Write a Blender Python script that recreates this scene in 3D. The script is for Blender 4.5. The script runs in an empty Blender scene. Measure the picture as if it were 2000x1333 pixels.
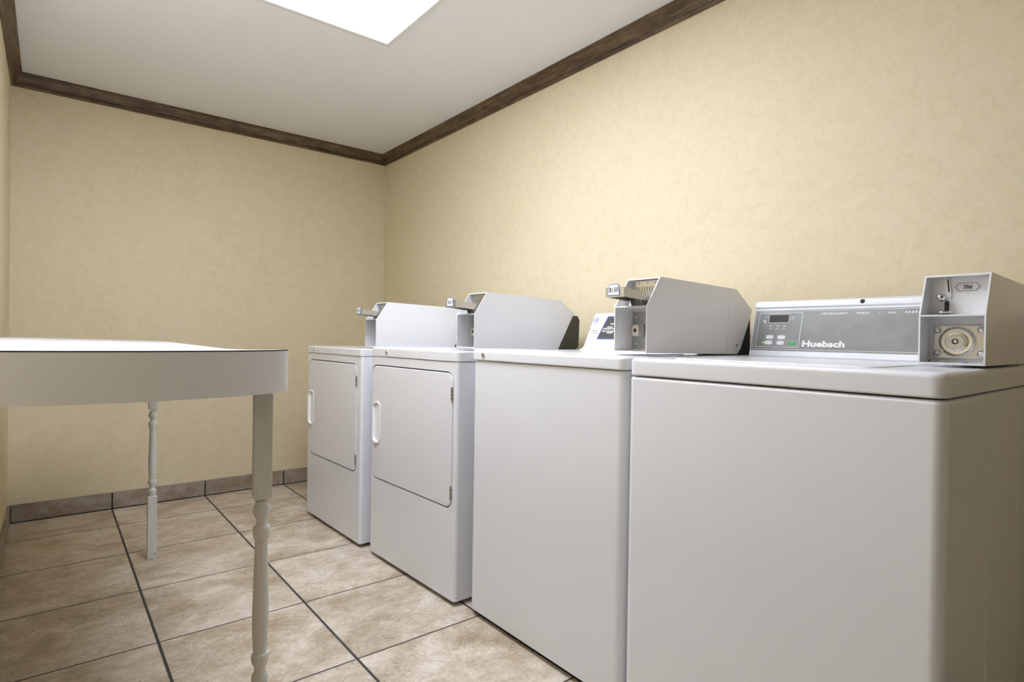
import bpy, bmesh, math
from mathutils import Vector, Matrix
scene = bpy.context.scene
COL = scene.collection

# ------------------------------------------------------------------ camera
F_PX, YAW, PITCH, ROLL = 1125.0, 0.6763, -0.00705, 0.01535
cy, sy, cp, sp, cr, sr = math.cos(YAW), math.sin(YAW), math.cos(PITCH), math.sin(PITCH), math.cos(ROLL), math.sin(ROLL)
fw = Vector((sy*cp, cy*cp, sp)); rt = Vector((cy, -sy, 0)); up = rt.cross(fw)
r2 = rt*cr + up*sr; u2 = -rt*sr + up*cr
cam_d = bpy.data.cameras.new('camera'); cam = bpy.data.objects.new('camera', cam_d); COL.objects.link(cam)
cam.matrix_world = Matrix(((r2.x, u2.x, -fw.x, 0), (r2.y, u2.y, -fw.y, 0), (r2.z, u2.z, -fw.z, 0.97), (0, 0, 0, 1)))
cam_d.sensor_width = 36; cam_d.lens = F_PX/2000*36; cam_d.clip_start = 0.02
scene.camera = cam

# ------------------------------------------------------------------ world, exposure, lamps
w = bpy.data.worlds.new('world'); scene.world = w; w.use_nodes = True
w.node_tree.nodes['Background'].inputs[0].default_value = (0.9, 0.93, 1, 1)
w.node_tree.nodes['Background'].inputs[1].default_value = 0.03
scene.view_settings.view_transform = 'Standard'; scene.view_settings.look = 'None'
scene.view_settings.gamma = 1; scene.view_settings.exposure = 0.75
PANEL_EMIT = 8.3            # the fluorescent ceiling panel (built below)

# ------------------------------------------------------------------ materials
def srgb(r, g, b):
    f = lambda c: (c/255/12.92) if c/255 <= .04045 else ((c/255+.055)/1.055)**2.4
    return (f(r), f(g), f(b), 1)
def mat(name, col, rough=.5, metal=0, coat=0, spec=.5):
    m = bpy.data.materials.new(name); m.use_nodes = True
    b = m.node_tree.nodes['Principled BSDF']
    b.inputs['Base Color'].default_value = col if len(col) == 4 else (*col, 1)
    b.inputs['Roughness'].default_value = rough; b.inputs['Metallic'].default_value = metal
    b.inputs['Coat Weight'].default_value = coat; b.inputs['Coat Roughness'].default_value = .08
    b.inputs['Specular IOR Level'].default_value = spec
    return m
class NT:
    def __init__(s, m): s.t = m.node_tree; s.b = s.t.nodes['Principled BSDF']
    def n(s, ty, **k):
        nd = s.t.nodes.new(ty)
        for a, v in k.items():
            if a.startswith('i_'):
                key = a[2:]; key = int(key) if key.isdigit() else key.replace('_', ' ')
                if isinstance(v, bpy.types.NodeSocket): s.t.links.new(v, nd.inputs[key])
                else: nd.inputs[key].default_value = v
            else: setattr(nd, a, v)
        return nd
    def l(s, a, b): s.t.links.new(a, b)
    def math(s, op, a, b=0.0, c=None, clamp=False):
        nd = s.n('ShaderNodeMath', operation=op, i_0=a, i_1=b); nd.use_clamp = clamp
        if c is not None:
            if isinstance(c, bpy.types.NodeSocket): s.l(c, nd.inputs[2])
            else: nd.inputs[2].default_value = c
        return nd.outputs[0]
    def pos(s): return s.n('ShaderNodeNewGeometry').outputs['Position']
    def ramp(s, f, stops):
        nd = s.n('ShaderNodeValToRGB', i_0=f); e = nd.color_ramp.elements
        while len(e) < len(stops): e.new(.5)
        for x, (p, c) in zip(e, stops): x.position = p; x.color = c
        return nd.outputs[0]
    def noise(s, vec, scale, det=4, rough=.55, dist=0.0):
        return s.n('ShaderNodeTexNoise', i_Vector=vec, i_Scale=scale, i_Detail=det, i_Roughness=rough, i_Distortion=dist).outputs['Fac']
    def mix(s, f, a, b, mode='MIX'):
        nd = s.n('ShaderNodeMix', data_type='RGBA', blend_type=mode)
        for sock, v in ((nd.inputs[0], f), (nd.inputs[6], a), (nd.inputs[7], b)):
            if isinstance(v, bpy.types.NodeSocket): s.l(v, sock)
            else: sock.default_value = v
        return nd.outputs[2]
    def bump(s, h, st, dist=.01):
        s.l(s.n('ShaderNodeBump', i_Height=h, i_Strength=st, i_Distance=dist).outputs[0], s.b.inputs['Normal'])

M = {}
# wallpaper: beige with a fine plaster-like mottle
m = M['wall'] = mat('wallpaper', (.8, .7, .45), .6, spec=.3); t = NT(m); P = t.pos()
n1 = t.noise(P, 22, 6, .6, .8); n2 = t.noise(P, 80, 4, .6, .4); n3 = t.noise(P, 1.6, 3)
f = t.math('ADD', t.math('MULTIPLY', n1, .45), t.math('ADD', t.math('MULTIPLY', n2, .35), t.math('MULTIPLY', n3, .2)))
t.l(t.ramp(f, [(.36, (.735, .625, .415, 1)), (.5, (.78, .68, .465, 1)), (.64, (.805, .71, .50, 1))]), t.b.inputs['Base Color'])
t.bump(t.math('ADD', n1, n2), .12, .004)
# ceiling: off-white with fine sand texture
m = M['ceiling'] = mat('ceiling_paint', (.8, .79, .765), .8, spec=.2); t = NT(m); P = t.pos()
n1 = t.noise(P, 160, 3, .6); t.bump(n1, .35, .004)
t.l(t.ramp(n1, [(.3, (.85, .85, .845, 1)), (.6, (.92, .925, .92, 1))]), t.b.inputs['Base Color'])
# dark stained wood trim
m = M['wood'] = mat('dark_wood', (.08, .05, .03), .42); t = NT(m)
tc = t.n('ShaderNodeTexCoord').outputs['UV']
mp = t.n('ShaderNodeMapping', i_Vector=tc); mp.inputs['Scale'].default_value = (1.2, 16, 1)
n1 = t.noise(mp.outputs[0], 5, 6, .65, 1.2); mp2 = t.n('ShaderNodeMapping', i_Vector=tc); mp2.inputs['Scale'].default_value = (3, 9, 1)
n2 = t.noise(mp2.outputs[0], 3, 3, .5, .6)
f = t.math('ADD', t.math('MULTIPLY', n1, .6), t.math('MULTIPLY', n2, .4))
t.l(t.ramp(f, [(.36, (.035, .020, .011, 1)), (.47, (.095, .057, .030, 1)), (.57, (.165, .108, .057, 1)), (.68, (.25, .17, .09, 1))]), t.b.inputs['Base Color'])
t.bump(n1, .2, .003)
# travertine look ceramic tile: shared colour builder
def travertine(t, P, dark=1.0):
    mp = t.n('ShaderNodeMapping', i_Vector=P); mp.inputs['Scale'].default_value = (1, 1.35, 1.3); mp.inputs['Rotation'].default_value = (0, 0, .35)
    V = mp.outputs[0]
    a = t.noise(V, 2.6, 10, .66, .9); b = t.noise(V, 10, 9, .72, .5); c = t.noise(V, 70, 5, .7)
    f = t.math('ADD', t.math('MULTIPLY', a, .48), t.math('ADD', t.math('MULTIPLY', b, .34), t.math('MULTIPLY', c, .18)))
    k = lambda r, g, bb: (r*dark, g*dark, bb*dark, 1)
    col = t.ramp(f, [(.40, k(.37, .285, .18)), (.46, k(.50, .405, .28)), (.51, k(.63, .53, .40)), (.58, k(.79, .71, .585))])
    # ragged, broken darker veins
    v = t.noise(V, 3.4, 9, .68, 1.1)
    vd = t.math('ABSOLUTE', t.math('SUBTRACT', v, .5))
    vm = t.math('MULTIPLY', t.math('SUBTRACT', 1, t.math('DIVIDE', vd, .011), clamp=True), t.math('GREATER_THAN', b, .50))
    col = t.mix(t.math('MULTIPLY', vm, .6), col, k(.24, .165, .10))
    v2 = t.math('SUBTRACT', 1, t.math('DIVIDE', t.math('ABSOLUTE', t.math('SUBTRACT', t.noise(V, 5.5, 8, .66, 1.4), .5)), .018), clamp=True)
    col = t.mix(t.math('MULTIPLY', v2, .42), col, k(.80, .73, .62))
    fleck = t.math('GREATER_THAN', t.noise(P, 130, 2, .5), .665)
    col = t.mix(t.math('MULTIPLY', fleck, .45), col, k(.82, .76, .66))
    return col, V, b
GX, GY, TX, TY = .2712, 3.4535, .4529, .4590
m = M['floor'] = mat('floor_tile', (.5, .4, .3), .38); t = NT(m); P = t.pos()
sx = t.n('ShaderNodeSeparateXYZ', i_0=P)
ux = t.math('DIVIDE', t.math('SUBTRACT', sx.outputs[0], GX), TX); uy = t.math('DIVIDE', t.math('SUBTRACT', sx.outputs[1], GY), TY)
cx_, cy_ = t.math('FLOOR', ux), t.math('FLOOR', uy)
cell = t.n('ShaderNodeCombineXYZ', i_0=cx_, i_1=cy_)
wn = t.n('ShaderNodeTexWhiteNoise', i_0=cell.outputs[0]); wn.noise_dimensions = '3D'
off = t.n('ShaderNodeVectorMath', operation='MULTIPLY', i_0=wn.outputs['Color'], i_1=(7, 7, 7)).outputs[0]
PP = t.n('ShaderNodeVectorMath', operation='ADD', i_0=P, i_1=off).outputs[0]
col, V, b9 = travertine(t, PP)
def edge(u, size, gw):
    fr = t.math('FRACT', u); d = t.math('MULTIPLY', t.math('MINIMUM', fr, t.math('SUBTRACT', 1, fr)), size)
    return t.math('SUBTRACT', 1, t.math('DIVIDE', t.math('SUBTRACT', d, gw*.82), gw*.25, clamp=True), clamp=True)
gr = t.math('MAXIMUM', edge(ux, TX, .0045), edge(uy, TY, .0033))
tone = t.math('ADD', .93, t.math('MULTIPLY', wn.outputs['Value'], .12))
tn = t.n('ShaderNodeCombineXYZ', i_0=tone, i_1=tone, i_2=tone)
col = t.mix(1.0, col, tn.outputs[0], 'MULTIPLY')
# little dark pits in clusters
vo = t.n('ShaderNodeTexVoronoi', i_Vector=P, i_Scale=105.0); pitd = t.math('LESS_THAN', vo.outputs['Distance'], .23)
clus = t.math('GREATER_THAN', t.noise(P, 5.0, 3, .5, .3), .615); rnd = t.math('GREATER_THAN', t.n('ShaderNodeSeparateColor', i_0=vo.outputs['Color']).outputs[0], .55)
pit = t.math('MULTIPLY', pitd, t.math('MULTIPLY', clus, rnd))
col = t.mix(t.math('MULTIPLY', pit, .8), col, (.07, .055, .045, 1))
col = t.mix(gr, col, (.060, .056, .052, 1)); t.l(col, t.b.inputs['Base Color'])
t.l(t.math('ADD', .36, t.math('MULTIPLY', gr, .45)), t.b.inputs['Roughness'])
t.bump(t.math('SUBTRACT', t.math('MULTIPLY', b9, .12), t.math('ADD', gr, pit)), .5, .0015)
m = M['base_tile'] = mat('baseboard_tile', (.3, .25, .2), .45); t = NT(m); col, V, b9 = travertine(t, t.pos(), .60)
col = t.mix(.22, col, (.25, .195, .16, 1)); t.l(col, t.b.inputs['Base Color'])
M['grout'] = mat('dark_grout', (.028, .026, .024), .85, spec=.2)
# appliances
def enamel(name, c, rough=.25):
    m = mat(name, c, rough, coat=.25); t = NT(m); n = t.noise(t.pos(), 420, 2, .5); t.bump(n, .04, .0006); return m
M['enamel'] = enamel('white_enamel', (.83, .84, .87))
M['case'] = enamel('white_powder_coat', (.82, .825, .835), .3)
M['grey_case'] = enamel('light_grey_powder_coat', (.90, .885, .87), .3)
M['plastic'] = mat('white_plastic', (.90, .90, .90), .35); M['console'] = mat('console_plastic', (.76, .77, .79), .35)
M['dark'] = mat('black_void', (.012, .011, .010), .8)
M['olive'] = mat('dark_olive_plastic', (.055, .052, .038), .5)
M['black'] = mat('black_rubber', (.015, .015, .015), .6)
def brushed(name, c, r=.34):
    m = mat(name, c, r, 1.0); t = NT(m); mp = t.n('ShaderNodeMapping', i_Vector=t.pos()); mp.inputs['Scale'].default_value = (30, 30, 500)
    n = t.noise(mp.outputs[0], 3, 2); t.bump(n, .08, .0005); return m
M['steel'] = brushed('brushed_steel', (.62, .605, .56)); M['chrome'] = mat('chrome', (.75, .74, .72), .12, 1.0)
M['zinc'] = mat('zinc_grey', (.42, .43, .44), .42, .6)
M['ivory_metal'] = mat('pale_brass_face', (.66, .625, .53), .35, .5)
M['panel_grey'] = mat('control_grey', (.235, .24, .225), .35); t = NT(M['panel_grey'])
n = t.noise(t.pos(), 9, 3); t.l(t.ramp(n, [(.35, (.21, .213, .198, 1)), (.65, (.275, .28, .262, 1))]), t.b.inputs['Base Color'])
M['display'] = mat('display_window', (.05, .045, .042), .15)
M['ink_white'] = mat('white_ink', (.85, .85, .84), .5); M['ink_grey'] = mat('grey_ink', (.42, .43, .44), .5)
M['ink_black'] = mat('black_ink', (.03, .03, .035), .5); M['ink_blue'] = mat('blue_ink', (.10, .14, .55), .5)
M['label_white'] = mat('white_label', (.86, .87, .92), .4); M['charcoal'] = mat('charcoal_label', (.075, .072, .068), .4)
M['green'] = mat('green_button', (.03, .36, .10), .4)
M['led'] = mat('green_indicator', (.3, .8, .15), .4); M['led'].node_tree.nodes['Principled BSDF'].inputs['Emission Color'].default_value = (.4, 1, .15, 1)
M['led'].node_tree.nodes['Principled BSDF'].inputs['Emission Strength'].default_value = .6
# table
m = M['laminate'] = mat('white_laminate', (.70, .70, .73), .4)
m = M['fascia'] = mat('table_fascia_paint', (.82, .81, .82), .45)
M['edge_brown'] = mat('board_edge', (.05, .03, .018), .7)
m = M['leg_paint'] = mat('cream_leg_paint', (.70, .68, .61), .45); t = NT(m)
mp = t.n('ShaderNodeMapping', i_Vector=t.pos()); mp.inputs['Scale'].default_value = (1, 1, .06)
n = t.noise(mp.outputs[0], 260, 3); sc = t.noise(t.pos(), 55, 4, .7)
z = t.n('ShaderNodeSeparateXYZ', i_0=t.pos()).outputs[2]
scuff = t.math('MULTIPLY', t.math('GREATER_THAN', sc, .60), t.math('LESS_THAN', z, .045))
c = t.ramp(n, [(.3, (.70, .68, .62, 1)), (.6, (.75, .735, .68, 1))])
t.l(t.mix(t.math('MULTIPLY', scuff, .7), c, (.16, .12, .08, 1)), t.b.inputs['Base Color']); t.bump(n, .06, .001)
# luminous panel
m = M['diffuser'] = mat('lit_diffuser', (.9, .9, .9), .5); b = m.node_tree.nodes['Principled BSDF']
b.inputs['Emission Color'].default_value = (.86, .915, 1.075, 1); b.inputs['Emission Strength'].default_value = PANEL_EMIT
t = NT(m); sx = t.n('ShaderNodeSeparateXYZ', i_0=t.pos())      # tubes sit inside: the lens is dimmer towards its edges
def fall(v, a, b_, wd): return t.math('DIVIDE', t.math('MINIMUM', t.math('SUBTRACT', v, a), t.math('SUBTRACT', b_, v)), wd, clamp=True)
g = t.math('MULTIPLY', fall(sx.outputs[0], -.02, 1.152, .34), fall(sx.outputs[1], .85, 2.333, .20))
g = t.math('ADD', .09, t.math('MULTIPLY', .91, t.math('MULTIPLY', g, g)))
t.l(t.math('MULTIPLY', g, PANEL_EMIT), t.b.inputs['Emission Strength'])
M['light_frame'] = mat('white_fixture_paint', (.80, .80, .76), .5)

# ------------------------------------------------------------------ geometry helpers
OFF = Vector((0, 0, 0))       # origin of the thing being built, in its authoring coordinates
def fin(name, bm, m, parent=None, smooth=35, wn=True):
    me = bpy.data.meshes.new(name)
    bmesh.ops.recalc_face_normals(bm, faces=bm.faces)
    if parent is not None: bmesh.ops.translate(bm, verts=bm.verts, vec=-OFF)
    bm.to_mesh(me); bm.free()
    ms = m if isinstance(m, (list, tuple)) else [m]
    for x in ms: me.materials.append(M[x])
    o = bpy.data.objects.new(name, me); COL.objects.link(o)
    if smooth:
        me.shade_smooth(); me.set_sharp_from_angle(angle=math.radians(smooth))
        if wn: o.modifiers.new('wn', 'WEIGHTED_NORMAL').keep_sharp = True
    if parent is not None: o.parent = parent
    return o
def thing(name, loc, label, cat, group=None, rz=0):
    o = bpy.data.objects.new(name, None); COL.objects.link(o); o.location = loc; o.rotation_euler = (0, 0, rz); o.empty_display_size = .1
    o['label'] = label; o['category'] = cat
    if group: o['group'] = group
    return o
def struct(o): o['kind'] = 'structure'; return o
def rr(a0, a1, b0, b1, r, n=6):
    """rounded rectangle outline; r may be 4 radii (a0b0, a1b0, a1b1, a0b1)"""
    rs = r if isinstance(r, (list, tuple)) else [r]*4
    out = []
    for (ca, cb, sa, sb, st), q in zip(((a0, b0, 1, 1, 180), (a1, b0, -1, 1, 270), (a1, b1, -1, -1, 0), (a0, b1, 1, -1, 90)), rs):
        q = max(q, 1e-5)
        for i in range(n+1):
            an = math.radians(st+90*i/n); out.append((ca+sa*q+q*math.cos(an), cb+sb*q+q*math.sin(an)))
    return out
AX = {'z': lambda a, b, c: (a, b, c), 'x': lambda a, b, c: (c, a, b), 'y': lambda a, b, c: (b, c, a)}   # 'x': a=y b=z c=x ; 'y': a=z b=x c=y
def loft(bm, rings, cap=True, closed=True, mi=0):
    vs = [[bm.verts.new(p) for p in r] for r in rings]
    n = len(rings[0])
    for A, B in zip(vs, vs[1:]):
        for i in range(n if closed else n-1):
            j = (i+1) % n; f = bm.faces.new((A[i], A[j], B[j], B[i])); f.material_index = mi
    if cap:
        f = bm.faces.new(vs[0][::-1]); f.material_index = mi; f = bm.faces.new(vs[-1]); f.material_index = mi
    return vs
def slab(bm, a0, a1, b0, b1, c0, c1, rc=.0, r0=0, r1=0, ax='z', n=6, mi=0):
    """box whose outline (a,b) has corner radius rc; rims at c0/c1 rounded by r0/r1"""
    rcs = list(rc) if isinstance(rc, (list, tuple)) else [rc]*4
    rings = []
    def ring(ins, c): rings.append([AX[ax](a, b, c) for a, b in rr(a0+ins, a1-ins, b0+ins, b1-ins, [max(q-ins, .0003) for q in rcs], n)])
    k = 5
    if r0 > 0:
        for i in range(k): an = math.pi/2*i/k; ring(r0*(1-math.sin(an)), c0+r0*(1-math.cos(an)))
    ring(0, c0+r0)
    if r1 > 0:
        ring(0, c1-r1)
        for i in range(1, k+1): an = math.pi/2*i/k; ring(r1*(1-math.cos(an)), c1-r1+r1*math.sin(an))
    else: ring(0, c1)
    loft(bm, rings, mi=mi)
    return bm
def box(bm, x0, x1, y0, y1, z0, z1, mi=0):
    v = [bm.verts.new((x, y, z)) for z in (z0, z1) for x, y in ((x0, y0), (x1, y0), (x1, y1), (x0, y1))]
    for f in ((3, 2, 1, 0), (4, 5, 6, 7), (0, 1, 5, 4), (1, 2, 6, 5), (2, 3, 7, 6), (3, 0, 4, 7)): bm.faces.new([v[i] for i in f]).material_index = mi
    return bm
def prism(bm, pts, y0, y1, mi=0):           # pts in (x,z), extruded along y
    loft(bm, [[(x, y0, z) for x, z in pts], [(x, y1, z) for x, z in pts]], mi=mi); return bm
def fillet(pts, rad, n=5):
    out = []
    for i, p in enumerate(pts):
        r = rad[i] if isinstance(rad, (list, tuple)) else rad
        if r <= 0: out.append(p); continue
        P, A, B = Vector(p), Vector(pts[i-1]), Vector(pts[(i+1) % len(pts)])
        u, v = (A-P).normalized(), (B-P).normalized(); th = u.angle(v); d = r/math.tan(th/2)
        c = P+(u+v).normalized()*(r/math.sin(th/2)); s, e = P+u*d-c, P+v*d-c
        for k in range(n+1):
            q = s.lerp(e, k/n).normalized()*r; out.append(tuple(c+q))
    return out
def lathe(bm, prof, o, ax='z', n=24, mi=0):   # prof: (r, h) ; revolved about axis through o
    rings = []
    for r, h in prof:
        ring = []
        for i in range(n):
            a = 2*math.pi*i/n; q = AX[ax](r*math.cos(a), r*math.sin(a), h); ring.append((q[0]+o[0], q[1]+o[1], q[2]+o[2]))
        rings.append(ring)
    loft(bm, rings, mi=mi); return bm
def tube(bm, a, b, r, n=10, mi=0):
    a, b = Vector(a), Vector(b); d = (b-a).normalized(); u = d.orthogonal().normalized(); v = d.cross(u)
    loft(bm, [[tuple(p+u*r*math.cos(2*math.pi*i/n)+v*r*math.sin(2*math.pi*i/n)) for i in range(n)] for p in (a, b)], mi=mi)
def B(): return bmesh.new()
def cut(o, *bms):
    for bm in bms:
        bmesh.ops.recalc_face_normals(bm, faces=bm.faces)
        if o.parent is not None: bmesh.ops.translate(bm, verts=bm.verts, vec=-OFF)
        me = bpy.data.meshes.new('c'); bm.to_mesh(me); bm.free()
        c = bpy.data.objects.new('c', me); COL.objects.link(c); c.parent = o.parent
        md = o.modifiers.new('b', 'BOOLEAN'); md.operation = 'DIFFERENCE'; md.object = c; md.solver = 'EXACT'
        if 'wn' in o.modifiers: o.modifiers.remove(o.modifiers['wn'])
        bpy.context.view_layer.update()
        ev = o.evaluated_get(bpy.context.evaluated_depsgraph_get()); nm = bpy.data.meshes.new_from_object(ev)
        o.modifiers.clear(); old = o.data; nm.name = old.name; o.data = nm
        bpy.data.objects.remove(c)
    o.data.shade_smooth(); o.data.set_sharp_from_angle(angle=math.radians(35)); o.modifiers.new('wn', 'WEIGHTED_NORMAL').keep_sharp = True
    return o
def text(name, s, size, pos, m, parent, X=(0, -1, 0), Y=(0, 0, 1), align='LEFT', bold=0, shear=0, spacing=1, wide=1, ext=.0002):
    cu = bpy.data.curves.new('t', 'FONT'); cu.body = s; cu.size = size; cu.align_x = align; cu.align_y = 'CENTER'
    cu.offset = bold; cu.shear = shear; cu.space_character = spacing; cu.extrude = ext; cu.resolution_u = 3
    o = bpy.data.objects.new('t', cu); COL.objects.link(o); bpy.context.view_layer.update()
    me = bpy.data.meshes.new_from_object(o.evaluated_get(bpy.context.evaluated_depsgraph_get())); bpy.data.objects.remove(o)
    X, Y = Vector(X).normalized(), Vector(Y).normalized(); Z = X.cross(Y)
    pos = Vector(pos)-(OFF if parent is not None else Vector())
    me.transform(Matrix(((X.x*wide, Y.x, Z.x, pos.x), (X.y*wide, Y.y, Z.y, pos.y), (X.z*wide, Y.z, Z.z, pos.z), (0, 0, 0, 1))))
    me.materials.clear(); me.materials.append(M[m]); me.name = name
    ob = bpy.data.objects.new(name, me); COL.objects.link(ob); ob.parent = parent
    return ob

# ------------------------------------------------------------------ room shell
XL, XR, YB, YN, ZC = -.1593, 1.8615, 3.795, -1.0, 2.2439
T = .1
def plain(name, m, *c): return struct(fin(name, box(B(), *c), m, smooth=0))
plain('floor', 'floor', XL-T, XR+T, YN-T, YB+T, -T, 0)
plain('ceiling', 'ceiling', XL-T, XR+T, YN-T, YB+T, ZC, ZC+T)
plain('wall_back', 'wall', XL-T, XR+T, YB, YB+T, 0, ZC)
plain('wall_right', 'wall', XR, XR+T, YN, YB, 0, ZC)
plain('wall_left', 'wall', XL-T, XL, YN, YB, 0, ZC)
nb = box(B(), XL-T, -.10, YN-T, YN, 0, ZC); box(nb, 1.25, XR+T, YN-T, YN, 0, ZC); box(nb, -.10, 1.25, YN-T, YN, 2.05, ZC)
struct(fin('wall_near', nb, 'wall', smooth=0))          # with an unseen open doorway added behind the camera to let light escape
nb = box(B(), -.10, -.08, YN-T-.01, YN+.012, 0, 2.05); box(nb, 1.23, 1.25, YN-T-.01, YN+.012, 0, 2.05); box(nb, -.10, 1.25, YN-T-.01, YN+.012, 2.03, 2.05)
struct(fin('trim_5', nb, 'edge_brown', smooth=0))
# crown trim: profile (distance from wall, z), mitred at the corners
CP = [(0, 2.1776), (.006, 2.1776), (.0105, 2.1805), (.0115, 2.1875), (.0085, 2.190), (.0085, 2.1925), (.0145, 2.196), (.021, 2.205), (.028, 2.218),
      (.0345, 2.227), (.0365, 2.231), (.041, 2.233), (.0434, 2.237), (.0434, ZC), (0, ZC)]
def crown(name, fn, L):
    bm = B(); uv = bm.loops.layers.uv.new('UVMap'); n = len(CP); ds = [0]
    for i in range(1, n): ds.append(ds[-1]+math.dist(CP[i], CP[i-1]))
    va = [[bm.verts.new(fn(e, d, z)) for d, z in CP] for e in (0, 1)]
    for i in range(n):
        j = (i+1) % n; f = bm.faces.new((va[0][i], va[0][j], va[1][j], va[1][i]))
        for lp, (u_, v_) in zip(f.loops, ((0, ds[i]), (0, ds[j]), (L, ds[j]), (L, ds[i]))): lp[uv].uv = (u_+hash_(name), v_)
    bm.faces.new(va[0][::-1]); bm.faces.new(va[1])
    return struct(fin(name, bm, 'wood', smooth=30, wn=False))
def hash_(s): return sum(map(ord, s)) % 17 * 1.37
crown('trim_1', lambda e, d, z: (XL+d if e == 0 else XR-d, YB-d, z), 2.0)
crown('trim_2', lambda e, d, z: (XR-d, YB-d if e else YN+d, z), 5)
crown('trim_3', lambda e, d, z: (XL+d, YB-d if e else YN+d, z), 5)
crown('trim_4', lambda e, d, z: (XL+d if e == 0 else XR-d, YN+d, z), 2.0)
# tiled skirting
HB, TB, GW = .0917, .012, .0035
def skirting(name, axis, wall, sgn, lo, hi, joints):
    bm = B(); cuts = [lo]+[j for j in sorted(joints) if lo+.01 < j < hi-.01]+[hi]
    def bx(p, q, d, z0, z1, mi):
        a, b_ = sorted((wall, wall+sgn*d))
        if axis == 'x': box(bm, p, q, a, b_, z0, z1, mi)
        else: box(bm, a, b_, p, q, z0, z1, mi)
    bx(lo, hi, TB-.002, 0, HB-.003, 1)
    for p, q in zip(cuts, cuts[1:]): bx(p+GW, q-GW, TB, .006, HB, 0)
    return struct(fin(name, bm, ['base_tile', 'grout'], smooth=0))
jx = [GX+TX*i for i in range(-2, 5)]; jy = [GY-TY*i for i in range(-1, 12)]
skirting('baseboard_back', 'x', YB, -1, XL+TB, XR-TB, jx)
skirting('baseboard_left', 'y', XL, 1, YN, YB, jy)
skirting('baseboard_right', 'y', XR, -1, YN, YB, jy)

# ------------------------------------------------------------------ ceiling light
OFF = Vector((.566, 1.59, ZC))
cl = thing('ceiling_light', OFF, 'large white rectangular ceiling light panel with glowing frosted diffuser', 'ceiling light')
x0, x1, y0, y1 = -.02, 1.152, .85, 2.333  # unseen part of the panel made larger for the light it gives
bm = B()
for a in ((x0, x1, y1-.022, y1), (x0, x1, y0, y0+.022), (x0, x0+.018, y0+.022, y1-.022), (x1-.018, x1, y0+.022, y1-.022)):
    box(bm, *a, ZC-.010, ZC)
fin('frame', bm, 'light_frame', cl, 0)
bm = slab(B(), x0+.019, x1-.019, y0+.023, y1-.023, ZC-.006, ZC-.002, .004)
fin('diffuser', bm, 'diffuser', cl, 0)

# ------------------------------------------------------------------ appliances (authoring frame: x depth from front, y from right side, z up)
def start(name, corner, theta, W, D, label, cat, group=None):
    global OFF
    OFF = Vector((D/2, W/2, 0)); r = Matrix.Rotation(theta, 3, 'Z') @ OFF
    return thing(name, (corner[0]+r.x, corner[1]+r.y, 0), label, cat, group, theta)
def feet(par, W, D, h):
    for x in (.05, D-.05):
        for y in (.05, W-.05): fin('foot', lathe(B(), [(.018, 0), (.02, .003), (.02, .008), (.011, .010), (.011, h+.004)], (x, y, 0), n=16), 'black', par)
def lock(par, x, y, z):
    o = fin('lock', lathe(B(), [(.0085, .002), (.0085, -.002), (.0078, -.004), (.005, -.0055)], (x, y, z), 'x', 20), 'chrome', par)
    fin('keyhole', slab(B(), y-.0008, y+.0008, z-.004, z+.003, x-.0062, x-.005, .0003, ax='x', n=2), 'ink_black', o, 0)

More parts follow.
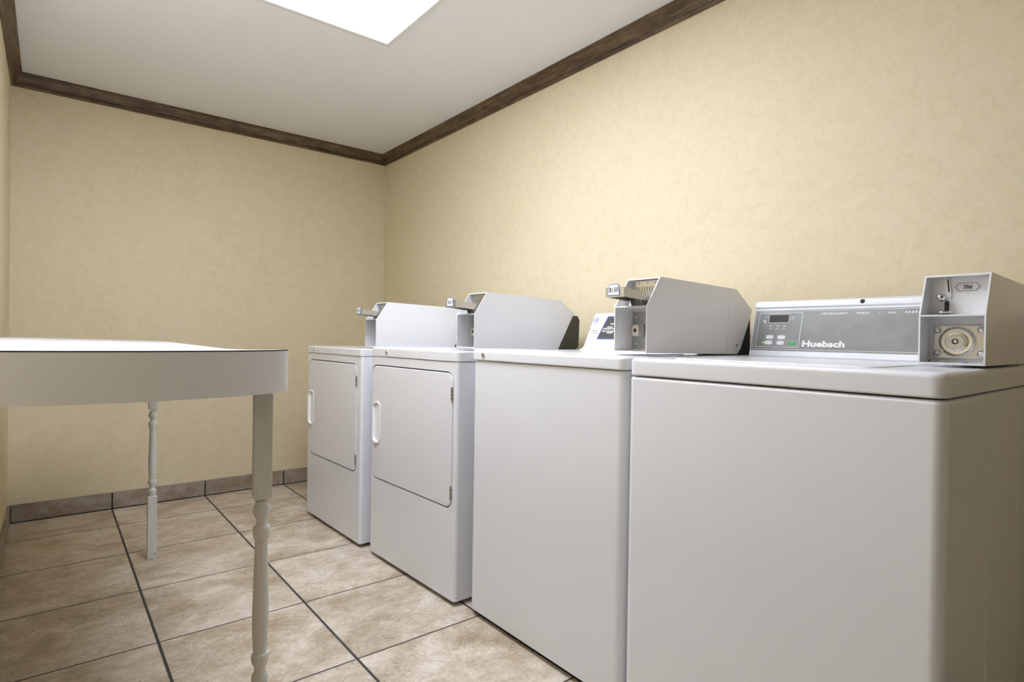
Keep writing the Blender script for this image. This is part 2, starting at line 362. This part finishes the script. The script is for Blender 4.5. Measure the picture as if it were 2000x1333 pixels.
CASE = [(0, 0), (0, .127), (.057, .210), (.446, .200), (.545, .137), (.466, -.006)]
def coin_box(par, x0, y0, zb, wid, m, kind, length=None, slide_fwd=.078, price=None, zs=1.0):
    """metal meter case with an open front; y0 = right face"""
    y1 = y0+wid; W_ = .003
    if kind == 'slide': prof = [(x0+a, zb+b*zs) for a, b in CASE]; rad = [.0, 0, .003, .006, .006, .022]; sh, dep, top = .127*zs, .077, .210*zs; xs = x0+.400
    else: prof = [(x0, zb), (x0, zb+.100), (x0+.035, zb+.184), (x0+.40, zb+.176), (x0+.40, zb)]; rad = [.002, 0, .003, .004, .004]; sh, dep, top = .099, .058, .184; xs = None
    cb = fin('coin_box', prism(B(), fillet(prof, rad), y0, y1), m, par)
    # pockets above and below the shelf, opened to the front
    cut(cb, box(B(), x0-.1, x0+dep+.004, y0+W_, y1-W_, zb+W_+.001, zb+sh-.0015), box(B(), x0-.1, x0+dep+.002, y0+W_, y1-W_, zb+sh+.0015, zb+top-W_-.001))
    if xs: cut(cb, *[box(B(), xs, xs+.0012, ya, yb, zb-.02, zb+.3) for ya, yb in ((y0-.01, y0+.0008), (y1-.0008, y1+.01))])
    xb = x0+dep
    if kind == 'slide':
        # lower recess: plate, rivets, lock
        fin('lock_plate', slab(B(), y0+.014, y1-.006, zb+.010, zb+.116, xb-.001, xb+.004, .004, .001, ax='x'), 'zinc', cb)
        for py in (y0+.026, y1-.016):
            for pz in (zb+.024, zb+.100): fin('rivet', lathe(B(), [(.006, .003), (.006, 0), (.0045, -.0025), (.001, -.0035)], (xb-.001, py, pz), 'x', 16), 'steel', cb)
        yc, zc = y1-.033, zb+.062
        fin('lock_housing', slab(B(), yc-.017, yc+.017, zc-.020, zc+.020, xb-.012, xb, .009, .003, ax='x'), 'zinc', cb)
        fin('key_lock', slab(B(), yc-.0125, yc+.0125, zc-.0165, zc+.0165, xb-.026, xb-.010, .008, .002, ax='x'), 'ivory_metal', cb)
        bm = lathe(B(), [(.0055, .001), (.0055, -.0006), (.0035, -.0007)], (xb-.0262, yc, zc), 'x', 16); fin('keyhole', bm, 'ink_black', cb)
        # upper recess: slotted metal back plate
        bp = fin('slotted_plate', slab(B(), y0+.008, y1-.010, zb+.150, zb+.2045, xb-.006, xb+.001, .002, .001, ax='x'), 'steel', cb)
        cs = []
        for i in range(9):
            ya = y0+.018+i*.0088; bm = B(); slab(bm, ya, ya+.0045, zb+.168, zb+.187, xb-.02, xb-.0035, .0015, ax='x', n=3); cs.append(bm)
        for ya, r_ in ((y0+.028, .0024), (y0+.054, .0018), (y1-.030, .0024)): cs.append(lathe(B(), [(r_, -.02), (r_, -.0035)], (xb, ya, zb+.197), 'x', 12))
        cut(bp, *cs)
        # coin slide: tray pushed forward out of the case
        xf = x0-slide_fwd; sy0, sy1 = y0+.012, y0+.076
        bm = B(); zt = zb+.150
        slab(bm, sy0, sy1, zt-.002, zt+.025, xf, xf+.0025, .0012, ax='x', n=2)                       # front plate
        prism(bm, [(xf+.002, zt+.022), (xf+.002, zt-.001), (xb-.008, zt-.012), (xb-.008, zt+.012)], sy0, sy0+.002)      # near flange
        prism(bm, [(xf+.002, zt+.022), (xf+.002, zt-.001), (xb-.008, zt-.012), (xb-.008, zt+.012)], sy1-.002, sy1)
        prism(bm, [(xf+.002, zt+.012), (xf+.002, zt+.009), (xb-.008, zt-.002), (xb-.008, zt+.001)], sy0+.002, sy1-.002)    # web
        for py in (sy0+.012, sy1-.014): prism(bm, [(xf+.085, zt-.006), (xf+.10, zt-.006), (xf+.104, zt-.026), (xf+.096, zt-.026)], py, py+.003)
        fin('coin_slide', bm, 'steel', cb, 25)
        # grey chute block joining slide and case
        bm = prism(B(), fillet([(x0+.022, zb+.128), (x0+.030, zb+.150), (x0+.040, zb+.166), (xb-.007, zb+.164), (xb-.007, zb+.128)], [0, 0, .006, 0, 0]), sy0+.004, sy1+.004)
        fin('chute', bm, 'zinc', cb)
        fin('chute_bracket', slab(B(), sy0+.002, y1-.008, zb+.1285, zb+.142, x0+.045, x0+.060, .002, .001, ax='x'), 'steel', cb)
        # price tag
        yc = (sy0+sy1)/2+.003; h0, h1 = zt+.002, zt+.033
        def trap(k, xx, hw0=.021, hw1=.0175): return [(xx, yc-hw0+k, h0+k), (xx, yc+hw0-k, h0+k), (xx, yc+hw1-k, h1-.004), (xx, yc+hw1-.004-k, h1-k), (xx, yc-hw1+.004+k, h1-k), (xx, yc-hw1+k, h1-.004)]
        tg = B(); loft(tg, [trap(0, xf-.0012), trap(0, xf)]); fin('price_tag', tg, 'ink_blue', cb, 0)
        tg = B(); loft(tg, [trap(.0016, xf-.0016), trap(.0016, xf-.001)]); fin('price_card', tg, 'label_white', cb, 0)
        if price: text('price', price, .0165, (xf-.0018, yc, zt+.017), 'ink_black', cb, align='CENTER', wide=.85)
        # corner screw
        fin('screw', lathe(B(), [(.0035, .001), (.0035, -.0008), (.001, -.0016)], (x0+.452, y0, zb+.022), 'y', 12), 'ink_black', cb)
        fin('latch_slot', prism(B(), [(x0+.458, zb-.004), (x0+.470, zb+.008), (x0+.472, zb+.006), (x0+.461, zb-.005)], y0-.0008, y0+.001), 'ink_black', cb, 0)
    else:
        xb = x0+dep
        P_ = slab(B(), y0+.004, y1-.012, zb+.012, zb+.080, xb-.003, xb+.003, .004, .001, ax='x'); fin('lock_plate', P_, 'steel', cb)
        for py in (y0+.018, y1-.018):
            for pz in (zb+.023, zb+.071): fin('rivet', lathe(B(), [(.0075, .002), (.0075, -.001), (.0062, -.0035), (.003, -.0055), (.0008, -.006)], (xb-.003, py, pz), 'x', 18), 'chrome', cb)
        yc, zc = y0+.058, zb+.047
        fin('lock_ring', lathe(B(), [(.031, 0), (.031, -.003), (.028, -.006), (.026, -.0035), (.020, -.0030), (.0185, -.009), (.016, -.0105)], (xb-.003, yc, zc), 'x', 40), 'chrome', cb)
        fin('key_lock', lathe(B(), [(.0155, -.008), (.0155, -.013), (.0145, -.0142), (.006, -.0142)], (xb-.003, yc, zc), 'x', 32), 'ivory_metal', cb)
        fin('keyhole', lathe(B(), [(.0058, -.013), (.0058, -.0146), (.005, -.0147)], (xb-.003, yc, zc), 'x', 20), 'ink_black', cb)
        fin('lock_pin', lathe(B(), [(.0032, -.013), (.0032, -.0158), (.002, -.0163)], (xb-.003, yc-.001, zc), 'x', 16), 'chrome', cb)
        # coin slot plate
        o = B(); loft(o, [[(x, yy, zz) for yy, zz in [(y0+.080, zb+.178), (y0+.073, zb+.178), (y0+.070, zb+.150), (y0+.0695, zb+.140), (y0+.074, zb+.138), (y0+.080, zb+.147), (y0+.083, zb+.172)]] for x in (xb+.0005, xb-.0012)])
        fin('slot_plate', o, 'grey_case', cb, 0)
        o = B(); loft(o, [[(x, yy, zz) for yy, zz in [(y0+.0772, zb+.176), (y0+.0745, zb+.176), (y0+.0725, zb+.150), (y0+.0752, zb+.150)]] for x in (xb, xb-.0016)])
        fin('coin_slot', o, 'ink_black', cb, 0)
        fin('lever_slot', slab(B(), y0+.0738, y0+.0812, zb+.104, zb+.131, xb-.0008, xb+.001, .0036, ax='x'), 'ink_black', cb, 0)
        fin('lever_knob', lathe(B(), [(.0085*math.sin(a), -.0085*math.cos(a)) for a in [.02+3.10*i/12 for i in range(13)]], (xb-.016, y0+.084, zb+.138), 'x', 24), 'chrome', cb)
        fin('lever_ring', lathe(B(), [(.012*1.0+.0022*math.cos(a), .0022*math.sin(a)) for a in [2*math.pi*i/10 for i in range(11)]], (xb-.014, y0+.078, zb+.107), 'z', 24), 'chrome', cb)
        bm = B(); tube(bm, (xb, y0+.082, zb+.138), (xb-.014, y0+.084, zb+.138), .003); fin('lever_stem', bm, 'chrome', cb)
        # hexagon with the price
        yc, zc = y0+.043, zb+.159
        hexo = lambda k, c: [(c, yc+a*k[0], zc+b_*k[1]) for a, b_ in ((1, 0), (.66, 1), (-.66, 1), (-1, 0), (-.66, -1), (.66, -1))]
        bm = B(); A = [bm.verts.new(p) for p in hexo((.0215, .0085), xb-.0004)]; C = [bm.verts.new(p) for p in hexo((.0203, .0077), xb-.0004)]
        for i in range(6): bm.faces.new((A[i], A[(i+1) % 6], C[(i+1) % 6], C[i]))
        fin('price_border', bm, 'ink_black', cb, 0)
        text('price', '25\u00a2', .0105, (xb-.0004, yc, zc), 'ink_black', cb, align='CENTER', bold=.0002)
        # bolt heads in the floor of the case
        for py in (y0+.072, y0+.040): fin('bolt', lathe(B(), [(.0085, 0), (.0085, .002), (.006, .0035), (.001, .004)], (x0+.026, py, zb+.004), 'z', 18), 'zinc', cb)
        for px_, py, pz in ((x0+.055, y1-.0045, zb+.006), (x0+.036, y1-.0045, zb+.180)): fin('drain_hole', slab(B(), py-.002, py+.001, pz-.001, pz+.001, px_-.002, px_, .0008, ax='x', n=2), 'ink_black', cb, 0)
    return cb

def dryer(corner, theta, W, D, zb, zs, zt, case, label, door, handle, lk):
    o = start('clothes_dryer', corner, theta, W, D, label, 'dryer', 'coin-operated dryers along the right wall')
    body = fin('cabinet', slab(B(), 0, D, 0, W, zb, zs, [.014, .003, .003, .014], .0015, .002), 'enamel', o)
    fin('top_panel', slab(B(), -.003, D, -.002, W+.002, zs+.0015, zt, [.018, .004, .004, .018], .003, .007), 'enamel', o)
    y0, y1, z0, z1 = door
    cut(body, slab(B(), y0-.005, y1+.005, z0-.005, z1+.005, -.02, .038, .040, ax='x', n=8))
    dr = fin('door', slab(B(), y0, y1, z0, z1, -.001, .036, .036, .003, ax='x', n=8), 'enamel', o)
    hy0, hy1, hz0, hz1 = handle; r = (hy1-hy0)/2
    cut(dr, slab(B(), hy0+.001, hy1-.001, hz0+.001, hz1-.001, -.02, .034, r-.001, ax='x', n=10))
    # racetrack pull cup: raised rim, stronger on the far side
    bm = B(); rings = []
    for ins, dx in ((0, 0), (0, -.010), (.002, -.013), (.005, -.013), (.0068, -.010), (.0075, .018), (.0095, .026), (.014, .029)):
        ring = []
        for a, b_ in rr(hy0+ins, hy1-ins, hz0+ins, hz1-ins, r-ins, 8):
            k = (a-hy0)/(hy1-hy0); xx = dx*(.12+.88*k) if dx < 0 else dx
            ring.append((xx-.001, a, b_))
        rings.append(ring)
    loft(bm, rings); fin('handle', bm, 'plastic', dr)
    for hz in (z0+.030+.025, z1-.050-.025):
        bm = B(); tube(bm, (-.0035, y0-.003, hz-.025), (-.0035, y0-.003, hz+.025), .0035); slab(bm, y0-.003, y0+.007, hz-.025, hz+.025, -.003, -.001, .001, ax='x', n=2)
        for q in (-.016, -.003, .010): tube(bm, (-.0035, y0-.003, hz+q), (-.0035, y0-.003, hz+q+.0022), .0037, mi=1)
        fin('hinge', bm, ['steel', 'ink_black'], dr)
    lock(o, -.003, lk, (zs+zt)/2)
    # end cap of the back console behind the coin box
    cx0, cy0, czb, slide = case
    con = [(cx0+.43, zt-.002), (cx0+.520, zt+.147), (cx0+.548, zt+.147), (cx0+.560, zt+.13), (cx0+.556, zt+.02), (cx0+.535, zt-.002)]
    fin('console_end_cap', prism(B(), fillet(con, [0, .004, .006, .01, .02, 0]), cy0-.002, cy0+.006), 'olive', o)
    con2 = [(cx0+.44, zt-.001), (cx0+.520, zt+.140), (cx0+.55, zt+.140), (cx0+.552, zt-.001)]
    fin('console', prism(B(), fillet(con2, [0, .004, .006, 0]), cy0+.006, W-.03), 'enamel', o)
    coin_box(o, cx0, cy0, czb, .113, 'case', 'slide', slide_fwd=slide, price='$.50')
    feet(o, W, D, zb)
    return o

dryer((1.100, 2.452), math.radians(1.2), .655, .60, .018, .869, .906, (.076, .016, .914, .064),
      'white coin-operated dryer in the far corner, farthest from the camera, next to the back wall', (.050, .625, .340, .832), (.560, .617, .490, .672), .555)
dryer((1.130, 1.717), math.radians(1.75), .655, .60, .018, .876, .916, (.085, .015, .926, .076),
      'white coin-operated dryer between the far corner dryer and the smooth-fronted washer', (.026, .642, .350, .836), (.563, .620, .500, .682), .51)

# ---------------- washer with the sloped white console
W, D = .688, .66
o = start('washing_machine', (1.150, .970), 0, W, D, 'white smooth-fronted washer with a $1.50 coin slide and white sloped console on top', 'washing machine', 'top-loading washers along the right wall')
fin('cabinet', slab(B(), .004, D, .002, W-.002, .020, .886, [.024, .003, .003, .024], .003, .002), 'enamel', o)
fin('top_panel', slab(B(), -.002, D, 0, W, .888, .923, [.022, .004, .004, .022], .004, .009), 'enamel', o)
fin('lid', slab(B(), .10, .42, .10, W-.10, .9225, .9245, .03, 0, .0015), 'enamel', o)
lock(o, -.002, W-.075, .907)
# console
cx, cz = .529, .936
con = [(cx-.030, .922), (cx-.006, cz-.004), (cx, cz), (cx+.066, 1.069), (cx+.085, 1.073), (cx+.098, 1.066), (cx+.104, .95), (cx+.10, .922)]
co = fin('console', prism(B(), fillet(con, [0, .006, .004, .005, .006, .01, .01, 0]), .022, W-.028), 'console', o)
fin('console_end_cap', prism(B(), fillet([(cx-.05, .921), (cx+.062, 1.074), (cx+.088, 1.078), (cx+.104, 1.068), (cx+.108, .93), (cx+.10, .921)], [0, .005, .006, .012, .012, 0]), .012, .022), 'dark', o)
Yv = Vector((.066, 0, .133)).normalized(); Xv = Vector((0, -1, 0)); Nv = Xv.cross(Yv)
def onc(u, v, h=.0006):      # u = world y, v = distance up the face
    p = Vector((cx, u-.970, cz))+Yv*v+Nv*h; return p
bm = B()
def poly(bm, pts, h=.0006): bm.faces.new([bm.verts.new(onc(u, v, h)) for u, v in pts])
bl = B(); poly(bl, [(1.575, .0335), (1.30, .0335), (1.30, .1365), (1.556, .1365)], .0005); fin('label_border', bl, 'ink_blue', co, 0)
bl = B(); poly(bl, [(1.5705, .0365), (1.30, .0365), (1.30, .1335), (1.5525, .1335)], .0008); fin('label', bl, 'charcoal', co, 0)
for s, u, v, sz in (('WASH', 1.530, .101, .0075), ('COLORS', 1.541, .0875, .0075), ('& REGULAR WASH', 1.560, .0800, .0085), ('DELICATE WASH', 1.560, .0690, .0085), ('& RINSE', 1.533, .0620, .0085)):
    text('lettering', s, sz, onc(u, v, .001), 'ink_white', co, Xv, Yv, bold=.0003, shear=.2)
text('lettering', 'COMMERCIAL', .0068, onc(1.626, .071), 'ink_grey', co, Xv, Yv); text('lettering', 'WASHER', .0068, onc(1.610, .061), 'ink_grey', co, Xv, Yv)
# round scalloped monogram
bm = B(); uc, vc = 1.6125, .1195
ri, ro = [], []
for i in range(48):
    a = 2*math.pi*i/48; k = 1+.06*math.cos(4*a)
    ro.append(bm.verts.new(onc(uc+.0128*k*math.cos(a), vc+.0128*k*math.sin(a)))); ri.append(bm.verts.new(onc(uc+.0106*k*math.cos(a), vc+.0106*k*math.sin(a))))
for i in range(48): j = (i+1) % 48; bm.faces.new((ro[i], ro[j], ri[j], ri[i]))
fin('emblem_ring', bm, 'ink_blue', co, 0)
text('emblem_letters', 'GE', .0125, onc(uc, vc), 'ink_blue', co, Xv, Yv, align='CENTER', shear=.25, bold=.00015)
coin_box(o, .099, .010, .932, .114, 'grey_case', 'slide', slide_fwd=.080, price='$1.50', zs=1.0)
feet(o, W, D, .020)

# ---------------- foreground washer with the grey control strip
W, D = .668, .69
o = start('washing_machine', (1.150, .290), 0, W, D, 'white top-loading washer in the foreground with grey control panel and round-lock coin box', 'washing machine', 'top-loading washers along the right wall')
bm = slab(B(), 0, D, 0, W, .026, .875, [.020, .004, .004, .020], .004, .008)
# embossed stiffening lines of the side panel
for xa, xb_, zt_ in ((.135, .281, .842), (.395, .548, .842)):
    box(bm, xb_-.0025, xb_+.0025, -.0012, .002, .06, zt_); prism(bm, [(xa, zt_-.001), (xb_, zt_-.001), (xb_, zt_+.001), (xa, zt_+.0002)], -.0008, .002)
box(bm, .020, .0215, -.0008, .002, .03, .868)
fin('cabinet', bm, 'enamel', o)
fin('top_panel', slab(B(), -.002, D, -.001, W, .878, .9225, [.024, .004, .004, .024], .004, .011), 'enamel', o)
fin('lid', slab(B(), .05, .44, .12, W-.09, .922, .9245, .03, 0, .002), 'enamel', o)
cx, cz = .550, .925; CL = math.hypot(.04, .15)
Yv = Vector((.04, 0, .15)).normalized(); Nv = Xv.cross(Yv)
def onc(u, v, h=.0006): return Vector((cx, u-.290, cz))+Yv*v+Nv*h
prof = [(cx, cz-.003), tuple((Vector((cx, cz))+Vector((Yv.x, Yv.z))*.147))]
b0 = onc(0, .147, 0); b1 = onc(0, .1505, -.002); b2 = onc(0, .152, .004); b3 = onc(0, .168, .004); b4 = onc(0, .176, -.006)
pts = [(cx, cz-.003)]+[(q.x, q.z) for q in (b0, b1, b2, b3, b4)]+[(cx+.10, 1.092), (cx+.115, 1.08), (cx+.125, .922)]
co = fin('console', prism(B(), fillet(pts, [.004, .001, .001, .003, .006, .006, .01, .01, 0]), .022, W-.020), 'enamel', o)
bm = B()
def quad(bm, u0, u1, v0, v1, r=.003, h=.0006, th=.0006):
    pts = rr(u0, u1, v0, v1, r, 4); loft(bm, [[tuple(onc(u, v, h-th)) for u, v in pts], [tuple(onc(u, v, h)) for u, v in pts]])
    return bm
def frame(bm, u0, u1, v0, v1, w_, r=.003, h=.0012):
    A = [bm.verts.new(onc(u, v, h)) for u, v in rr(u0, u1, v0, v1, r, 4)]; C = [bm.verts.new(onc(u, v, h)) for u, v in rr(u0+w_, u1-w_, v0+w_, v1-w_, max(r-w_, .0004), 4)]
    n = len(A)
    for i in range(n): bm.faces.new((A[i], A[(i+1) % n], C[(i+1) % n], C[i]))
    return bm
fin('control_strip', quad(B(), .330, .9345, .0175, .1435, .004, .0010, .001), 'panel_grey', co, 0)
fin('strip_border', frame(B(), .332, .9305, .0205, .1405, .0010, .005, .0012), 'ink_white', co, 0)
fin('keypad_border', frame(B(), .789, .9215, .0275, .1355, .0013, .004, .0012), 'ink_white', co, 0)
fin('display_screen', quad(B(), .829, .8885, .105, .1288, .002, .0013, .0005), 'display', co, 0)
fin('display_border', frame(B(), .8275, .890, .1035, .1303, .0009, .003, .0014), 'ink_white', co, 0)
bm = B()
for i in range(20):
    a, b_ = 2*math.pi*i/20, 2*math.pi*(i+1)/20
    bm.faces.new([bm.verts.new(onc(.8175+r_*math.cos(q), .117+r_*math.sin(q), .0013)) for r_, q in ((.0055, a), (.0055, b_), (.0048, b_), (.0048, a))])
for p, q in (((.8175, .1165), (.8175, .1205)), ((.8175, .1165), (.8145, .1175))):
    d = Vector(q)-Vector(p); nn = Vector((-d.y, d.x)).normalized()*.0004
    bm.faces.new([bm.verts.new(onc(*(Vector(a)+s), .0013)) for a, s in ((p, nn), (q, nn), (q, -nn), (p, -nn))])
fin('clock_symbol', bm, 'ink_white', co, 0)
for u in (.8806, .860, .8396):
    bm = B(); loft(bm, [[tuple(onc(u+.0021*math.cos(2*math.pi*i/14), .093+.0021*math.sin(2*math.pi*i/14), h)) for i in range(14)] for h in (.0008, .0016)])
    fin('indicator_dot', bm, 'ink_white', co, 0)
for s, u in (('WASH', .8806), ('RINSE', .860), ('SPIN', .8396)): text('lettering', s, .0038, onc(u, .0848, .0012), 'ink_white', co, Xv, Yv, align='CENTER')
fin('tap_symbol', quad(quad(quad(B(), .900, .906, .108, .1115, .0008, .0013), .899, .902, .102, .110, .0008, .0013), .903, .9085, .1095, .1108, .0003, .0013), 'ink_white', co, 0)
fin('slot_symbol', quad(quad(B(), .8985, .9000, .118, .126, .0005, .0013), .9030, .9105, .1215, .1225, .0003, .0013), 'ink_grey', co, 0)
for u0, u1, v, m_ in ((.868, .894, .0583, 'plastic'), (.832, .858, .0580, 'plastic'), (.869, .896, .0410, 'plastic'), (.833, .859, .0405, 'plastic'), (.798, .824, .0405, 'green')):
    b_ = fin('push_button', quad(B(), u0, u1-.0035, v-.0055, v+.0055, .0052 if m_ != 'green' else .002, .0022, .002), m_, co, 0)
    fin('button_border', frame(B(), u0-.0015, u1, v-.0075, v+.0075, .0006, .003, .0013), 'ink_white', co, 0)
    if m_ == 'green': text('lettering', 'START', .0042, onc((u0+u1)/2-.0018, v+.0015, .0025), 'ink_white', co, Xv, Yv, align='CENTER')
    else: fin('button_symbol', quad(quad(B(), u0+.0045, u0+.0062, v-.003, v+.003, .0008, .0026, .0004), u0+.010, u0+.018, v-.0006, v+.0006, .0003, .0026, .0004), 'ink_grey', co, 0)
for u, v, m_ in ((.8975, .041, 'led'),):
    bm = B(); loft(bm, [[tuple(onc(u+.002*math.cos(2*math.pi*i/12), v+.002*math.sin(2*math.pi*i/12), h)) for i in range(12)] for h in (.0008, .0018)]); fin('indicator_light', bm, m_, co, 0)
text('brand_lettering', 'Huebsch', .0238, onc(.7805, .0385, .0012), 'ink_white', co, Xv, Yv, bold=.0010, spacing=1.02, wide=1.37)
for s, u in (('PERMANENT', .738), ('PRESS', .6448), ('ALL', .5677), ('FABRICS', .529)):
    text('lettering', s, .0072, onc(u, .1292, .0012), 'ink_white', co, Xv, Yv, shear=.25, spacing=1.5, wide=1.25, bold=.0003)
bm = quad(B(), .5862, .5890, .1281, .1305, .0008, .0014); fin('lettering_dot', bm, 'ink_white', co, 0)
q = onc(.632, .162, .004)
fin('screw', lathe(B(), [(.0058, .002), (.0058, -.0012), (.0042, -.0028), (.001, -.0032)], (q.x, q.y, q.z), 'x', 18), 'ink_black', co)
coin_box(o, .250, .003, .9275, .110, 'case', 'ring')
feet(o, W, D, .026)

# ------------------------------------------------------------------ table
OFF = Vector((.12, 2.05, 0))
tb = thing('table', OFF, 'long white table with curved apron and turned legs beside the left wall', 'table')
OUT = [(-.135, 1.30), (-.131, 1.17), (-.10, 1.112), (-.054, 1.086), (.03, 1.070), (.114, 1.063), (.18, 1.0655), (.242, 1.076), (.295, 1.094), (.330, 1.111), (.352, 1.128), (.363, 1.150),
       (.369, 1.19), (.374, 1.27), (.379, 1.40), (.384, 1.60), (.388, 1.80), (.391, 2.05), (.393, 2.30), (.394, 2.55), (.394, 2.75), (.390, 2.87), (.372, 2.925), (.33, 2.965), (.27, 2.99), (.18, 3.01), (.08, 3.015), (0, 3.0), (-.07, 2.97), (-.12, 2.92), (-.135, 2.80)]
def zr(y):
    K = [(1.0, .9395), (1.13, .939), (1.35, .9315), (1.76, .924), (2.3, .925), (2.9, .9275), (3.1, .928)]
    for (a, p), (b_, q) in zip(K, K[1:]):
        if y <= b_: return p+(q-p)*max(0, (y-a)/(b_-a))
    return K[-1][1]
def ztop(x, y): s = min(1, max(0, (x+.135)/.52)); return .9395*(1-s)+zr(y)*s
def catmull(P, n=4):
    out = []
    for i in range(len(P)):
        p0, p1, p2, p3 = (Vector(P[(i+k-1) % len(P)]) for k in range(4))
        for j in range(n):
            u = j/n; out.append(tuple(.5*((2*p1)+(p2-p0)*u+(2*p0-5*p1+4*p2-p3)*u*u+(3*p1-p0-3*p2+p3)*u**3)))
    return out
OC = catmull(OUT, 3)
def inset(P, d):
    out = []
    for i in range(len(P)):
        a, b_, c_ = Vector(P[i-1]), Vector(P[i]), Vector(P[(i+1) % len(P)])
        tdir = (c_-a).normalized(); n_ = Vector((-tdir.y, tdir.x)); out.append(tuple(b_+n_*d))
    return out
bm = B(); C0 = (.12, 2.05)
ks = [1, .985, .9, .75, .5, .25]
def ringk(k, dz): return [(C0[0]+(x-C0[0])*k, C0[1]+(y-C0[1])*k, ztop(C0[0]+(x-C0[0])*k, C0[1]+(y-C0[1])*k)+dz) for x, y in OC]
rings = [ringk(k, 0) for k in ks]
vs = loft(bm, rings, cap=False)
c_ = bm.verts.new((*C0, ztop(*C0)))
for i in range(len(OC)): bm.faces.new((vs[-1][i], vs[-1][(i+1) % len(OC)], c_))
lv = loft(bm, [ringk(k, -.0022) for k in ([.9985]+ks[1:])], cap=False, mi=1); lowr = lv[0]
c2 = bm.verts.new((*C0, ztop(*C0)-.0022))
for i in range(len(OC)):
    j = (i+1) % len(OC); bm.faces.new((vs[0][i], vs[0][j], lowr[j], lowr[i])).material_index = 1
    bm.faces.new((lv[-1][i], lv[-1][j], c2)).material_index = 1
fin('tabletop', bm, ['laminate', 'edge_brown'], tb, 30, False)
bm = B(); IN = inset(OC, .018); n = len(OC)
r_ = [[bm.verts.new((x, y, ztop(x, y)-.0023)) for x, y in OC], [bm.verts.new((x, y, .859)) for x, y in OC], [bm.verts.new((x, y, .859)) for x, y in IN], [bm.verts.new((x, y, ztop(x, y)-.0023)) for x, y in IN]]
for a in range(4):
    for i in range(n): j = (i+1) % n; bm.faces.new((r_[a][i], r_[a][j], r_[(a+1) % 4][j], r_[(a+1) % 4][i]))
fin('apron', bm, 'fascia', tb, 35, False)
def leg(cx_, cy_, rz, top, k=1.0):
    global OFF
    bm = B(); s = .0173
    slab(bm, -s, s, -s, s, .640, top, .0012, .006, 0, n=2)
    slab(bm, -s, s, -s, s, 0, .268, .0012, 0, .002, n=2)
    zc = lambda y: .633-(y-160)*.000573
    pr = [(.013, 158), (.0118, 166), (.0118, 171), (.0150, 173), (.0164, 180), (.0166, 192), (.0155, 202), (.0125, 210), (.0105, 218), (.0102, 226), (.0112, 236), (.0128, 241), (.0150, 243),
          (.0164, 248), (.0166, 262), (.0155, 278), (.0135, 286), (.0124, 291), (.0128, 330), (.0138, 400), (.0150, 480), (.0157, 545), (.0154, 600), (.0140, 645), (.0124, 671),
          (.0155, 674), (.0166, 680), (.0166, 694), (.0152, 705), (.0122, 714), (.0105, 724), (.0105, 733), (.0118, 741), (.0148, 745), (.0160, 752), (.0158, 768), (.0140, 780), (.0125, 786), (.013, 800)]
    lathe(bm, [(r, zc(y)) for r, y in pr], (0, 0, 0), 'z', 20)
    for v in bm.verts:
        if .003 < v.co.z < .75: v.co.z = .636-(.640-v.co.z)*k
    bmesh.ops.rotate(bm, verts=bm.verts, cent=(0, 0, 0), matrix=Matrix.Rotation(rz, 3, 'Z')); bmesh.ops.translate(bm, verts=bm.verts, vec=(cx_, cy_, 0))
    fin('leg', bm, 'leg_paint', tb, 40)
leg(.338, 1.224, -.16, .930, 1.047); leg(.3475, 2.880, -.03, .922)
